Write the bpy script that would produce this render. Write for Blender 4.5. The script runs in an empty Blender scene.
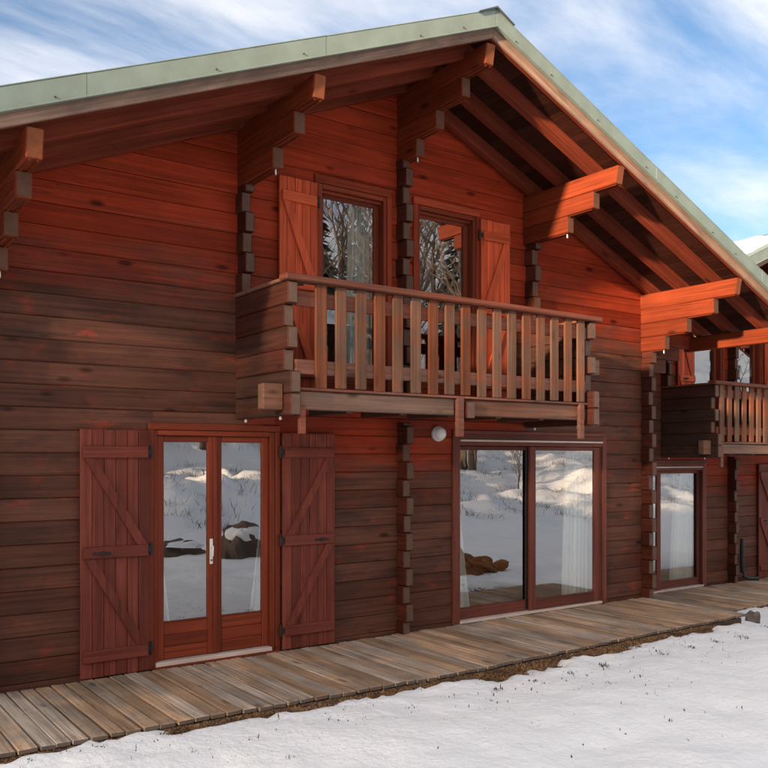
import bpy, math, random
import numpy as np
from mathutils import Vector

random.seed(11)
rng = np.random.default_rng(7)
SC = bpy.context.scene
COL = SC.collection

# ------------------------------------------------------------------ camera, sky, sun, exposure
cam = bpy.data.cameras.new("camera")
cam.sensor_fit = 'HORIZONTAL'; cam.sensor_width = 36.0
cam.lens = 857.0 / 768.0 * 36.0
cam.shift_y = 74.0 / 768.0
cam.clip_start = 0.05; cam.clip_end = 3000
camo = bpy.data.objects.new("camera", cam); COL.objects.link(camo)
camo.location = (0, -7.29, 1.85)
camo.rotation_euler = (math.radians(90), 0, math.radians(-35.6))
SC.camera = camo

SUN = Vector((-1.0, -0.275, 0.165)).normalized()           # towards the sun
SUN_EL = math.asin(SUN.z); SUN_ROT = math.atan2(SUN.x, SUN.y) % (2 * math.pi)
world = bpy.data.worlds.new("World"); SC.world = world; world.use_nodes = True
nt = world.node_tree; N = nt.nodes; L = nt.links
bg = N['Background']; bg.inputs[1].default_value = 0.092
sky = N.new('ShaderNodeTexSky'); sky.sky_type = 'NISHITA'; sky.sun_disc = False
sky.sun_elevation = SUN_EL
sky.sun_rotation = SUN_ROT; sky.altitude = 1200; sky.air_density = 1.0; sky.dust_density = 0.6; sky.ozone_density = 2.5


def wn(kind, **kw):
    n = N.new(kind)
    for k, v in kw.items(): setattr(n, k, v)
    return n


def wmath(op, a, b=None, clamp=False):
    n = N.new('ShaderNodeMath'); n.operation = op; n.use_clamp = clamp
    for i, v in enumerate((a, b)):
        if v is None: continue
        if isinstance(v, (int, float)): n.inputs[i].default_value = v
        else: L.new(v, n.inputs[i])
    return n.outputs[0]


tc = wn('ShaderNodeTexCoord'); sep = wn('ShaderNodeSeparateXYZ'); L.new(tc.outputs['Generated'], sep.inputs[0])
zz = wmath('ADD', wmath('MAXIMUM', sep.outputs[2], 0.0), 0.16)
com = wn('ShaderNodeCombineXYZ')
L.new(wmath('DIVIDE', sep.outputs[0], zz), com.inputs[0]); L.new(wmath('DIVIDE', sep.outputs[1], zz), com.inputs[1])
mp = wn('ShaderNodeMapping'); L.new(com.outputs[0], mp.inputs[0])
mp.inputs['Rotation'].default_value = (0, 0, math.radians(-28)); mp.inputs['Scale'].default_value = (0.75, 2.1, 1.0)
mp.inputs['Location'].default_value = (3.1, 1.7, 0)
c1 = wn('ShaderNodeTexNoise'); c1.inputs['Scale'].default_value = 1.05; c1.inputs['Detail'].default_value = 10; c1.inputs['Roughness'].default_value = 0.58; c1.inputs['Distortion'].default_value = 0.35
L.new(mp.outputs[0], c1.inputs['Vector'])
mp2 = wn('ShaderNodeMapping'); L.new(com.outputs[0], mp2.inputs[0]); mp2.inputs['Scale'].default_value = (0.5, 0.5, 1); mp2.inputs['Location'].default_value = (0.4, 0.0, 2)
c2 = wn('ShaderNodeTexNoise'); c2.inputs['Scale'].default_value = 0.9; c2.inputs['Detail'].default_value = 4
L.new(mp2.outputs[0], c2.inputs['Vector'])
mr = wn('ShaderNodeMapRange'); mr.interpolation_type = 'SMOOTHSTEP'
L.new(wmath('ADD', wmath('MULTIPLY', c1.outputs[0], 0.68), wmath('MULTIPLY', c2.outputs[0], 0.32)), mr.inputs[0])
mr.inputs[1].default_value = 0.38; mr.inputs[2].default_value = 0.66
vd = wn('ShaderNodeVectorMath', operation='DOT_PRODUCT'); L.new(tc.outputs['Generated'], vd.inputs[0]); vd.inputs[1].default_value = tuple(SUN)
lobe = wmath('POWER', wmath('MULTIPLY', wmath('ADD', vd.outputs['Value'], 1.0), 0.5), 2.0)      # thin cloud scatters sunlight forward
ccol = wn('ShaderNodeMix', data_type='RGBA'); L.new(lobe, ccol.inputs[0]); ccol.inputs[6].default_value = (4.7, 4.65, 4.7, 1); ccol.inputs[7].default_value = (16.5, 14.2, 12.0, 1)
mx = wn('ShaderNodeMix', data_type='RGBA')
L.new(mr.outputs[0], mx.inputs[0]); L.new(sky.outputs[0], mx.inputs[6]); L.new(ccol.outputs[2], mx.inputs[7])
L.new(mx.outputs[2], bg.inputs[0])

sun = bpy.data.lights.new("sun", 'SUN'); sun.energy = 5.0; sun.angle = math.radians(2.0); sun.color = (1.0, 0.72, 0.48)
suno = bpy.data.objects.new("sun", sun); COL.objects.link(suno)
suno.rotation_euler = SUN.to_track_quat('Z', 'Y').to_euler(); suno.location = (-20, -10, 12)
vs = SC.view_settings; vs.view_transform = 'Standard'; vs.look = 'None'; vs.exposure = 1.47; vs.gamma = 1.0; vs.use_curve_mapping = False
SC.cycles.max_bounces = 8; SC.cycles.diffuse_bounces = 3; SC.cycles.glossy_bounces = 4; SC.cycles.transparent_max_bounces = 12
SC.cycles.use_denoising = True

# ------------------------------------------------------------------ materials


class NT:
    """small node-graph writer"""
    def __init__(s, name):
        s.m = bpy.data.materials.new(name); s.m.use_nodes = True
        s.t = s.m.node_tree; s.n = s.t.nodes; s.l = s.t.links
        s.b = s.n['Principled BSDF']; s.out = s.n['Material Output']

    def add(s, k, **kw):
        n = s.n.new(k)
        for a, v in kw.items(): setattr(n, a, v)
        return n

    def put(s, sock, v):
        if isinstance(v, (int, float)): sock.default_value = v
        elif isinstance(v, tuple): sock.default_value = v if len(v) != 3 or sock.type == 'VECTOR' else v + (1,)
        else: s.l.new(v, sock)

    def math(s, op, a, b=0.0, clamp=False):
        n = s.add('ShaderNodeMath', operation=op, use_clamp=clamp); s.put(n.inputs[0], a); s.put(n.inputs[1], b); return n.outputs[0]

    def noise(s, vec, scale, detail=3, rough=0.5, dist=0.0):
        n = s.add('ShaderNodeTexNoise'); s.put(n.inputs['Vector'], vec); n.inputs['Scale'].default_value = scale
        n.inputs['Detail'].default_value = detail; n.inputs['Roughness'].default_value = rough; n.inputs['Distortion'].default_value = dist
        return n.outputs[0]

    def map(s, vec, scale=(1, 1, 1), loc=(0, 0, 0), rot=(0, 0, 0)):
        n = s.add('ShaderNodeMapping'); s.put(n.inputs[0], vec); n.inputs['Scale'].default_value = scale; n.inputs['Location'].default_value = loc
        n.inputs['Rotation'].default_value = rot
        return n.outputs[0]

    def ramp(s, f, a, b, c=0.0, d=1.0, smooth=True):
        n = s.add('ShaderNodeMapRange'); n.interpolation_type = 'SMOOTHSTEP' if smooth else 'LINEAR'
        s.put(n.inputs[0], f); n.inputs[1].default_value = a; n.inputs[2].default_value = b; n.inputs[3].default_value = c; n.inputs[4].default_value = d
        return n.outputs[0]

    def mix(s, f, a, b, mode='MIX'):
        n = s.add('ShaderNodeMix', data_type='RGBA', blend_type=mode); s.put(n.inputs[0], f); s.put(n.inputs[6], a); s.put(n.inputs[7], b); return n.outputs[2]

    def bump(s, h, strength=0.3, dist=0.01):
        n = s.add('ShaderNodeBump'); s.put(n.inputs['Height'], h); n.inputs['Strength'].default_value = strength; n.inputs['Distance'].default_value = dist
        s.l.new(n.outputs[0], s.b.inputs['Normal']); return n


M = {}


def wood(name, fresh, weath=None, axis='X', z0=None, z1=None, spread=0.55, end=None, rough=0.6, var=0.22, knots=0.6, stain=0.35, wmin=0.0, wmax=1.0, spec=0.12, grain=0.42, blotch=None, shelter=False, slope=False):
    """stained softwood: grain along axis, knots, patchy weathering between heights z0 (worn) and z1 (sheltered), cut ends of another colour"""
    g = NT(name)
    tcn = g.add('ShaderNodeTexCoord').outputs['Object']; oi = g.add('ShaderNodeObjectInfo')
    rnd = oi.outputs['Random']
    if slope:                              # grain follows boards that lie along the roof slope
        sx = g.add('ShaderNodeSeparateXYZ'); g.put(sx.inputs[0], tcn); cx3 = g.add('ShaderNodeCombineXYZ')
        g.put(cx3.inputs[0], sx.outputs[0]); g.put(cx3.inputs[1], sx.outputs[1]); g.put(cx3.inputs[2], g.math('ADD', sx.outputs[2], g.math('MULTIPLY', g.math('ABSOLUTE', sx.outputs[0]), 0.42)))
        tcn = cx3.outputs[0]
    off = g.add('ShaderNodeCombineXYZ')
    for i, k in enumerate((13.7, 31.1, 47.9)): g.put(off.inputs[i], g.math('MULTIPLY', rnd, k))
    va = g.add('ShaderNodeVectorMath', operation='ADD'); g.put(va.inputs[0], tcn); g.put(va.inputs[1], off.outputs[0])
    v = va.outputs[0]
    lo, hi = 0.9, 34.0
    sc = {'X': (lo, hi, hi), 'Y': (hi, lo, hi), 'Z': (hi, hi, lo)}[axis]
    sck = {'X': (2.6, 7, 7), 'Y': (7, 2.6, 7), 'Z': (7, 7, 2.6)}[axis]
    gr = g.noise(g.map(v, sc), 1.0, 4, 0.6, 0.6)
    gr2 = g.noise(g.map(v, tuple(k * 2.7 for k in sc)), 1.0, 2, 0.5)
    big = g.noise(v, 1.1, 4, 0.55)
    cn = g.noise(g.map(v, tuple(k * 0.42 for k in sc)), 1.0, 3, 0.55, 0.3)
    crack = g.math('MULTIPLY', g.ramp(g.math('ABSOLUTE', g.math('SUBTRACT', cn, 0.5)), 0.0, 0.009, 1.0, 0.0), g.ramp(big, 0.52, 0.62, 0.0, 0.55))
    vo = g.add('ShaderNodeTexVoronoi'); g.put(vo.inputs['Vector'], g.map(v, sck)); vo.inputs['Scale'].default_value = 0.62; vo.inputs['Randomness'].default_value = 1.0
    kn = g.ramp(vo.outputs['Distance'], 0.05, 0.16, 1.0, 0.0)
    col = fresh
    if weath is not None:
        sp = g.add('ShaderNodeSeparateXYZ'); g.put(sp.inputs[0], tcn)
        streak = g.noise(g.map(tcn, (1.5, 1.5, 4.5)), 0.9, 6, 0.65, 0.4)
        wz = g.ramp(sp.outputs[2], z0, z1, wmax, wmin, False) if z0 is not None else wmax
        if shelter:                       # the strip of wall kept dry below the balcony
            ax = g.math('ABSOLUTE', sp.outputs[0])
            shl = g.math('MULTIPLY', g.ramp(ax, 1.75, 2.05, 1, 0), g.math('MULTIPLY', g.ramp(sp.outputs[2], 1.35, 2.0, 0, 1), g.ramp(sp.outputs[2], 2.3, 2.5, 1, 0)))
            wz = g.math('SUBTRACT', wz, g.math('MULTIPLY', shl, 0.75))
        w = g.math('ADD', wz, g.math('MULTIPLY', g.math('SUBTRACT', streak, 0.5), spread * 2.2))
        w = g.math('ADD', w, g.math('MULTIPLY', g.math('SUBTRACT', rnd, 0.5), spread * 0.8))
        w = g.ramp(w, 0.1, 0.9, 0.0, 1.0)
        wc = weath
        if blotch is not None:
            bn = g.noise(g.map(v, (2.2, 5, 5)), 1.5, 4, 0.65)
            wc = g.mix(g.ramp(bn, 0.56, 0.72, 0, 0.8), weath, blotch)
            wc = g.mix(g.ramp(g.noise(g.map(v, (1.6, 4, 4)), 0.9, 3, 0.6), 0.52, 0.70, 0, 0.75), wc, tuple(k * q for k, q in zip(weath, (0.55, 0.68, 0.78))))
        col = g.mix(w, fresh, wc)
    tone = g.ramp(gr, 0.25, 0.75, 1.0 - grain, 1.0 + grain * 0.75, False)
    tone = g.math('MULTIPLY', tone, g.ramp(gr2, 0.2, 0.8, 0.88, 1.12, False))
    tone = g.math('MULTIPLY', tone, g.ramp(big, 0.25, 0.75, 1.0 - stain, 1.0 + stain * 0.6, False))
    tone = g.math('MULTIPLY', tone, g.ramp(rnd, 0, 1, 1 - var, 1 + var, False))
    tone = g.math('MULTIPLY', tone, g.math('SUBTRACT', 1.0, g.math('MULTIPLY', kn, knots)))
    tone = g.math('MULTIPLY', tone, g.math('SUBTRACT', 1.0, crack))
    cc = g.add('ShaderNodeCombineColor')
    for i in range(3): g.put(cc.inputs[i], tone)
    col = g.mix(1.0, col, cc.outputs[0], 'MULTIPLY')
    if end is not None:
        nn = g.add('ShaderNodeSeparateXYZ'); g.put(nn.inputs[0], g.add('ShaderNodeTexCoord').outputs['Normal'])
        e = g.ramp(g.math('ABSOLUTE', nn.outputs['XYZ'.index(axis)]), 0.8, 0.9)
        ec = g.mix(g.noise(v, 9, 5, 0.7), tuple(k * 0.55 for k in end), tuple(min(1, k * 1.45) for k in end))
        gen = g.add('ShaderNodeSeparateXYZ'); g.put(gen.inputs[0], g.add('ShaderNodeTexCoord').outputs['Generated'])
        ga = gen.outputs[1 if axis == 'X' else 0]
        dx_ = g.math('SUBTRACT', ga, g.math('ADD', 0.3, g.math('MULTIPLY', rnd, 0.4))); dz_ = g.math('MULTIPLY', g.math('SUBTRACT', gen.outputs[2], g.math('MULTIPLY', rnd, 0.9)), 1.7)
        rr = g.math('SQRT', g.math('ADD', g.math('MULTIPLY', dx_, dx_), g.math('MULTIPLY', dz_, dz_)))
        ring = g.math('SINE', g.math('ADD', g.math('MULTIPLY', rr, 55.0), g.math('MULTIPLY', g.noise(v, 14, 3, 0.6), 7.0)))
        rc_ = g.add('ShaderNodeCombineColor'); rt_ = g.ramp(ring, -1.0, 1.0, 0.80, 1.12)
        for i in range(3): g.put(rc_.inputs[i], rt_)
        ec = g.mix(1.0, ec, rc_.outputs[0], 'MULTIPLY')
        col = g.mix(e, col, ec)
    g.put(g.b.inputs['Base Color'], col)
    g.put(g.b.inputs['Roughness'], g.ramp(gr, 0.2, 0.8, rough - 0.1, rough + 0.15, False))
    g.b.inputs['Specular IOR Level'].default_value = spec
    g.bump(g.noise(g.map(v, tuple(k * 1.6 for k in sc)), 1.0, 2, 0.5), 0.45, 0.004)
    M[name] = g.m
    return g.m


RED = (0.325, 0.038, 0.0125)
GREYBROWN = (0.114, 0.046, 0.029)
wood('wall_log', RED, GREYBROWN, 'X', 2.95, 4.2, 0.55, end=(0.12, 0.07, 0.055), blotch=(0.25, 0.048, 0.026), shelter=True, knots=0.7)
wood('wall_log_end', (0.075, 0.02, 0.012), None, 'Y', end=(0.115, 0.068, 0.048), stain=0.3)
wood('purlin', (0.20, 0.036, 0.012), None, 'Y', end=(0.22, 0.07, 0.03), stain=0.3)
wood('purlin_under', (0.175, 0.031, 0.011), None, 'Y', end=(0.13, 0.062, 0.040), stain=0.3)
wood('rafter', (0.175, 0.035, 0.017), None, 'X', slope=True)
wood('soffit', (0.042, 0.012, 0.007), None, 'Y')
wood('fascia_wood', (0.38, 0.24, 0.17), (0.20, 0.13, 0.10), 'X', None, None, 0.9, rough=0.75, wmax=0.5, slope=True)
wood('door_red', (0.195, 0.034, 0.013), None, 'Z', rough=0.5, spec=0.2, knots=0.15, stain=0.2)
wood('door_red_h', (0.195, 0.034, 0.013), None, 'X', rough=0.5, spec=0.2, knots=0.15, stain=0.2)
wood('slider_brown', (0.155, 0.048, 0.033), None, 'Z', rough=0.5, knots=0.15, stain=0.2)
wood('slider_brown_h', (0.155, 0.048, 0.033), None, 'X', rough=0.5, knots=0.15, stain=0.2)
wood('trim', (0.30, 0.048, 0.020), (0.14, 0.052, 0.038), 'X', 2.1, 3.6, 0.5, knots=0.2)
wood('trim_v', (0.30, 0.048, 0.020), (0.14, 0.052, 0.038), 'Z', 2.1, 3.6, 0.5, knots=0.2)
wood('shutter_board', (0.60, 0.10, 0.038), (0.165, 0.041, 0.027), 'Z', 1.7, 3.7, 0.4, rough=0.5, knots=0.3)
wood('shutter_batten', (0.62, 0.105, 0.04), (0.18, 0.045, 0.03), 'X', 1.7, 3.7, 0.4, rough=0.5, knots=0.2)
wood('baluster', (0.22, 0.072, 0.034), (0.15, 0.08, 0.052), 'Z', None, None, 1.1, wmax=0.5, rough=0.7, knots=0.3, var=0.18)
wood('rail', (0.24, 0.078, 0.046), (0.18, 0.09, 0.066), 'X', None, None, 1.0, wmax=0.4, rough=0.65)
wood('balcony_side', (0.11, 0.033, 0.022), (0.066, 0.035, 0.027), 'Y', None, None, 0.9, wmax=0.5, end=(0.15, 0.092, 0.066))
wood('balcony_beam', (0.24, 0.11, 0.068), (0.18, 0.11, 0.08), 'X', None, None, 1.0, wmax=0.5, end=(0.20, 0.115, 0.075))
wood('deck_board', (0.58, 0.38, 0.235), (0.36, 0.29, 0.23), 'Y', None, None, 1.35, wmax=0.5, rough=0.75, var=0.42, knots=0.5, stain=0.5, grain=0.55, end=(0.16, 0.12, 0.095))
wood('deck_edge', (0.11, 0.075, 0.052), None, 'X', rough=0.85)


def simple(name, col, rough=0.6, metal=0.0, nscale=6, amt=0.25, bump=0.0, col2=None, spec=0.4):
    g = NT(name); v = g.add('ShaderNodeTexCoord').outputs['Object']
    n = g.noise(v, nscale, 5, 0.6)
    c2 = col2 or tuple(k * (1 - amt) for k in col)
    g.put(g.b.inputs['Base Color'], g.mix(g.ramp(n, 0.3, 0.7), col, c2)); g.b.inputs['Roughness'].default_value = rough; g.b.inputs['Metallic'].default_value = metal
    g.b.inputs['Specular IOR Level'].default_value = spec
    if bump: g.bump(n, bump, 0.01)
    M[name] = g.m; return g


simple('metal_green', (0.215, 0.275, 0.235), 0.45, 0.0, 4, 0.16, 0.05, col2=(0.18, 0.225, 0.19))
simple('metal_dark', (0.10, 0.11, 0.10), 0.5, 0.3)
simple('roof_sheet', (0.40, 0.33, 0.26), 0.7, 0.0, 3, 0.25)
simple('black_iron', (0.02, 0.02, 0.02), 0.55, 0.2)
simple('black_plastic', (0.012, 0.012, 0.013), 0.4)
simple('pale_sill', (0.62, 0.50, 0.42), 0.55, 0, 4, 0.2)
simple('white_metal', (0.75, 0.74, 0.70), 0.35, 0, 4, 0.05)
simple('rust_spot', (0.09, 0.05, 0.03), 0.8)
simple('plaster', (0.30, 0.28, 0.26), 0.9, 0, 1.2, 0.1)
simple('room_floor', (0.16, 0.10, 0.07), 0.5, 0, 2, 0.2)
simple('soil', (0.15, 0.088, 0.046), 0.95, 0, 14, 0.55, 0.8)
simple('dead_grass', (0.36, 0.20, 0.09), 0.9, 0, 5, 0.5, col2=(0.14, 0.075, 0.038))
simple('stem', (0.10, 0.065, 0.045), 0.9, 0, 9, 0.5)
simple('rock', (0.17, 0.125, 0.105), 0.9, 0, 7, 0.5, 0.7)
simple('dark_rock', (0.17, 0.115, 0.085), 0.9, 0, 2.2, 0.5, 0.7)
simple('clay', (0.40, 0.16, 0.05), 0.95, 0, 2.3, 0.4, 0.5, col2=(0.22, 0.085, 0.03))
simple('bark', (0.075, 0.055, 0.043), 0.95, 0, 6, 0.4, 0.4)
simple('twig', (0.22, 0.16, 0.115), 0.95, 0, 3, 0.35)
simple('needles', (0.035, 0.05, 0.028), 0.9, 0, 2, 0.45)
simple('lamp_glass', (0.78, 0.76, 0.72), 0.3, 0, 4, 0.05)

g = NT('snow'); v = g.add('ShaderNodeTexCoord').outputs['Object']
n1 = g.noise(v, 1.6, 6, 0.55); n2 = g.noise(v, 22, 5, 0.6); n3 = g.noise(v, 7, 4, 0.6)
g.put(g.b.inputs['Base Color'], g.mix(g.ramp(n3, 0.62, 0.8), (0.945, 0.95, 0.935), (0.90, 0.895, 0.875)))
g.b.inputs['Roughness'].default_value = 0.75; g.b.inputs['Specular IOR Level'].default_value = 0.25
g.bump(g.math('ADD', g.math('MULTIPLY', n1, 1.6), g.math('ADD', g.math('MULTIPLY', n3, 0.6), g.math('MULTIPLY', n2, 0.35))), 0.9, 0.035)
M['snow'] = g.m

g = NT('glass'); g.n.remove(g.b)
tr = g.add('ShaderNodeBsdfTransparent'); tr.inputs[0].default_value = (0.92, 0.95, 0.94, 1)
gl = g.add('ShaderNodeBsdfGlossy'); gl.inputs['Roughness'].default_value = 0.0; gl.inputs[0].default_value = (0.95, 0.97, 1.0, 1)
fr = g.add('ShaderNodeFresnel'); fr.inputs[0].default_value = 1.5
bp = g.add('ShaderNodeBump'); bp.inputs['Strength'].default_value = 0.02; bp.inputs['Distance'].default_value = 0.02
g.put(bp.inputs['Height'], g.noise(g.add('ShaderNodeTexCoord').outputs['Object'], 3.2, 2, 0.4)); g.l.new(bp.outputs[0], gl.inputs['Normal'])
ms = g.add('ShaderNodeMixShader'); g.put(ms.inputs[0], g.math('MULTIPLY', g.math('ADD', fr.outputs[0], 0.27, True), g.math('SUBTRACT', 1.0, g.add('ShaderNodeNewGeometry').outputs['Backfacing'])))
g.l.new(tr.outputs[0], ms.inputs[1]); g.l.new(gl.outputs[0], ms.inputs[2]); g.l.new(ms.outputs[0], g.out.inputs[0]); M['glass'] = g.m

g = NT('curtain'); g.n.remove(g.b)
df = g.add('ShaderNodeBsdfDiffuse'); df.inputs[0].default_value = (0.86, 0.85, 0.81, 1)
tl = g.add('ShaderNodeBsdfTranslucent'); tl.inputs[0].default_value = (0.86, 0.85, 0.81, 1)
ms = g.add('ShaderNodeMixShader'); ms.inputs[0].default_value = 0.3
g.l.new(df.outputs[0], ms.inputs[1]); g.l.new(tl.outputs[0], ms.inputs[2]); g.l.new(ms.outputs[0], g.out.inputs[0]); M['curtain'] = g.m

# ------------------------------------------------------------------ mesh helpers


def tag(o, label=None, cat=None, group=None, kind=None):
    for k, v in (('label', label), ('category', cat), ('group', group), ('kind', kind)):
        if v: o[k] = v
    return o


def link(name, me, mat=None, parent=None):
    o = bpy.data.objects.new(name, me); COL.objects.link(o)
    if mat is not None and me is not None and not me.materials: me.materials.append(M[mat] if isinstance(mat, str) else mat)
    if parent is not None: o.parent = parent
    return o


def empty(name, loc=(0, 0, 0), parent=None, rz=0.0):
    o = bpy.data.objects.new(name, None); COL.objects.link(o); o.location = loc; o.rotation_euler = (0, 0, rz)
    o.empty_display_size = 0.2
    if parent is not None: o.parent = parent
    return o


CORN = [(sx, sy, sz) for sx in (-1, 1) for sy in (-1, 1) for sz in (-1, 1)]


def _ch_faces():
    F = []
    idx = lambda c, a: CORN.index(c) * 3 + a
    for a in range(3):
        b, c = [(1, 2), (0, 2), (0, 1)][a]
        for s in (-1, 1):
            q = []
            for (p, r) in ((-1, -1), (1, -1), (1, 1), (-1, 1)):
                k = [0, 0, 0]; k[a] = s; k[b] = p; k[c] = r; q.append(idx(tuple(k), a))
            F.append(q)
    for a in range(3):                     # edges parallel to a, between faces b and c
        b, c = [(1, 2), (0, 2), (0, 1)][a]
        for p in (-1, 1):
            for r in (-1, 1):
                k0 = [0, 0, 0]; k1 = [0, 0, 0]; k0[a] = -1; k1[a] = 1
                for k in (k0, k1): k[b] = p; k[c] = r
                F.append([idx(tuple(k0), b), idx(tuple(k1), b), idx(tuple(k1), c), idx(tuple(k0), c)])
    for k in CORN: F.append([idx(k, 0), idx(k, 1), idx(k, 2)])
    V = []
    for k in CORN:
        for a in range(3): V.append([k[i] * (1.0 if i == a else 0.8) for i in range(3)])
    V = np.array(V)
    for f in F:
        p = V[f]; nrm = np.cross(p[1] - p[0], p[2] - p[0])
        if nrm @ p.mean(0) < 0: f.reverse()
    return F


CHF = _ch_faces()
SGN = np.array([[k[i] for i in range(3)] for k in CORN for a in range(3)], float)
INS = np.array([[0.0 if i == a else 1.0 for i in range(3)] for k in CORN for a in range(3)])


def chbox(x0, x1, y0, y1, z0, z1, c=0.005):
    lo = np.array([min(x0, x1), min(y0, y1), min(z0, z1)]); hi = np.array([max(x0, x1), max(y0, y1), max(z0, z1)])
    ce = (lo + hi) / 2; h = (hi - lo) / 2; c = min(c, 0.45 * h.min() * 1.0)
    return ce + SGN * (h - INS * c)


def to_mesh(name, V, F, flip=False):
    me = bpy.data.meshes.new(name)
    if flip: F = [list(reversed(f)) for f in F]
    me.from_pydata([tuple(p) for p in V], [], F); me.update()
    return me


def tube(pts, radii, n=8, closed_ends=True):
    V = []; F = []
    for i, p in enumerate(pts):
        p = Vector(p)
        d = (Vector(pts[min(i + 1, len(pts) - 1)]) - Vector(pts[max(i - 1, 0)])).normalized()
        a = d.orthogonal().normalized(); b = d.cross(a)
        for k in range(n):
            t = 2 * math.pi * k / n; V.append(p + (a * math.cos(t) + b * math.sin(t)) * radii[i])
    for i in range(len(pts) - 1):
        for k in range(n):
            F.append([i * n + k, i * n + (k + 1) % n, (i + 1) * n + (k + 1) % n, (i + 1) * n + k])
    if closed_ends: F.append(list(range(n))[::-1]); F.append([(len(pts) - 1) * n + k for k in range(n)])
    return [tuple(v) for v in V], F


def vnoise(x, y, seed=0):
    """smooth value noise in [-1,1], vectorised"""
    xi = np.floor(x).astype(np.int64); yi = np.floor(y).astype(np.int64); fx = x - xi; fy = y - yi
    fx = fx * fx * (3 - 2 * fx); fy = fy * fy * (3 - 2 * fy)

    def h(a, b):
        k = (a * 374761393 + b * 668265263 + seed * 1442695041) & 0x7fffffff
        k = ((k ^ (k >> 13)) * 1274126177) & 0x7fffffff
        return ((k ^ (k >> 16)) & 0xffff) / 32767.5 - 1
    return (h(xi, yi) * (1 - fx) + h(xi + 1, yi) * fx) * (1 - fy) + (h(xi, yi + 1) * (1 - fx) + h(xi + 1, yi + 1) * fx) * fy


def sstep(a, b, x):
    t = np.clip((x - a) / (b - a), 0, 1); return t * t * (3 - 2 * t)


# ------------------------------------------------------------------ ground, snow, hillside


def ground_h(x, y):
    x = np.asarray(x, float); y = np.asarray(y, float)
    h = -0.035 - 0.34 * sstep(8.3, 11.2, x) - 0.012 * np.clip(-1.6 - y, 0, 8)
    h = h + 0.03 * vnoise(x * 0.7, y * 0.7, 3) * sstep(-1.6, -3.0, y)
    d = np.clip(-11 - y, 0, None)
    hill = 0.155 * np.clip(d, 0, 15) + 0.42 * np.clip(d - 15, 0, 120)
    bumps = (0.45 * vnoise(x * 0.16, y * 0.16, 5) + 0.25 * vnoise(x * 0.5, y * 0.45, 6) + 0.22 * vnoise(x * 1.0, y * 0.9, 8) + 0.13 * vnoise(x * 2.1, y * 1.9, 9)) * sstep(-9, -17, y)
    far = 0.12 * np.clip(-x - 34, 0, 80) * sstep(0, -20, y) * 0.3
    return h + hill + bumps * (1 - 0.4 * sstep(-28, -34, y)) + far


def grid_axis(lo, hi, f0, f1, step, grow=1.18):
    a = list(np.arange(f0, f1, step)); s = step; x = a[-1]
    while x < hi: s *= grow; x += s; a.append(x)
    s = step; x = f0; pre = []
    while x > lo: s *= grow; x -= s; pre.append(x)
    return np.array(pre[::-1] + a)


DECK_FRONT = lambda x: -1.52 - 0.11 * math.exp(-((x - 4.9) / 2.2) ** 2)


def deck_front_np(x): return -1.52 - 0.11 * np.exp(-((x - 4.9) / 2.2) ** 2)


xs = np.concatenate([grid_axis(-500, 13.9, -0.6, 14.0, 0.075, 1.12)[:-1], np.arange(14.0, 50, 0.33), 50 + np.cumsum(0.4 * 1.15 ** np.arange(40))])
ys = np.concatenate([-40 - np.cumsum(0.4 * 1.12 ** np.arange(40))[::-1], np.arange(-40, -6.5, 0.26), grid_axis(-6.6, 500, -6.5, -0.9, 0.06, 1.12)[1:]])
X, Y = np.meshgrid(xs, ys)
gz = ground_h(X, Y)
edge = deck_front_np(X) * (X < 9.36) + (-0.17) * (X >= 9.36)
dist = edge - Y                                              # metres out from the boards
nz = 0.5 * vnoise(X * 2.1, Y * 2.1, 21) + 0.35 * vnoise(X * 5.5, Y * 5.5, 22) + 0.42 * vnoise(X * 11, Y * 11, 23)
strip = -0.01 + 0.20 * sstep(2.0, 4.0, X) * (1 - sstep(8.6, 9.3, X))
cover = sstep(-0.07, 0.13, dist - strip + 0.17 * nz)
fine = 0.022 * vnoise(X * 1.7, Y * 1.7, 30) + 0.016 * vnoise(X * 3.6, Y * 3.6, 31) + 0.009 * vnoise(X * 7.5, Y * 7.5, 32)
sz = gz - 0.06 + 0.085 * cover + fine * cover
me = bpy.data.meshes.new("snow")
V = np.stack([X, Y, sz], -1).reshape(-1, 3); nx = len(xs); ny = len(ys)
I = np.arange(nx * ny).reshape(ny, nx)
F = np.stack([I[:-1, :-1], I[:-1, 1:], I[1:, 1:], I[1:, :-1]], -1).reshape(-1, 4)
me.from_pydata(V.tolist(), [], F.tolist()); me.update(); me.polygons.foreach_set('use_smooth', [True] * len(F))
tag(link('snow', me, 'snow'), kind='structure')
xs2 = np.arange(-2, 20, 0.11); ys2 = np.arange(-2.6, 1.6, 0.11); X2, Y2 = np.meshgrid(xs2, ys2)
z2 = ground_h(X2, Y2) - 0.022 + 0.018 * vnoise(X2 * 6, Y2 * 6, 41)
I = np.arange(X2.size).reshape(X2.shape)
F = np.stack([I[:-1, :-1], I[:-1, 1:], I[1:, 1:], I[1:, :-1]], -1).reshape(-1, 4)
me = bpy.data.meshes.new("ground"); me.from_pydata(np.stack([X2, Y2, z2], -1).reshape(-1, 3).tolist(), [], F.tolist()); me.update()
tag(link('ground', me, 'soil'), kind='structure')

# ------------------------------------------------------------------ chalets
P = 0.186; ZB = 0.033; SL = 0.42; RT = 5.72      # log pitch, first joint, roof slope, purlin top at the ridge


def zroof(x): return RT - SL * abs(x)


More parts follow.
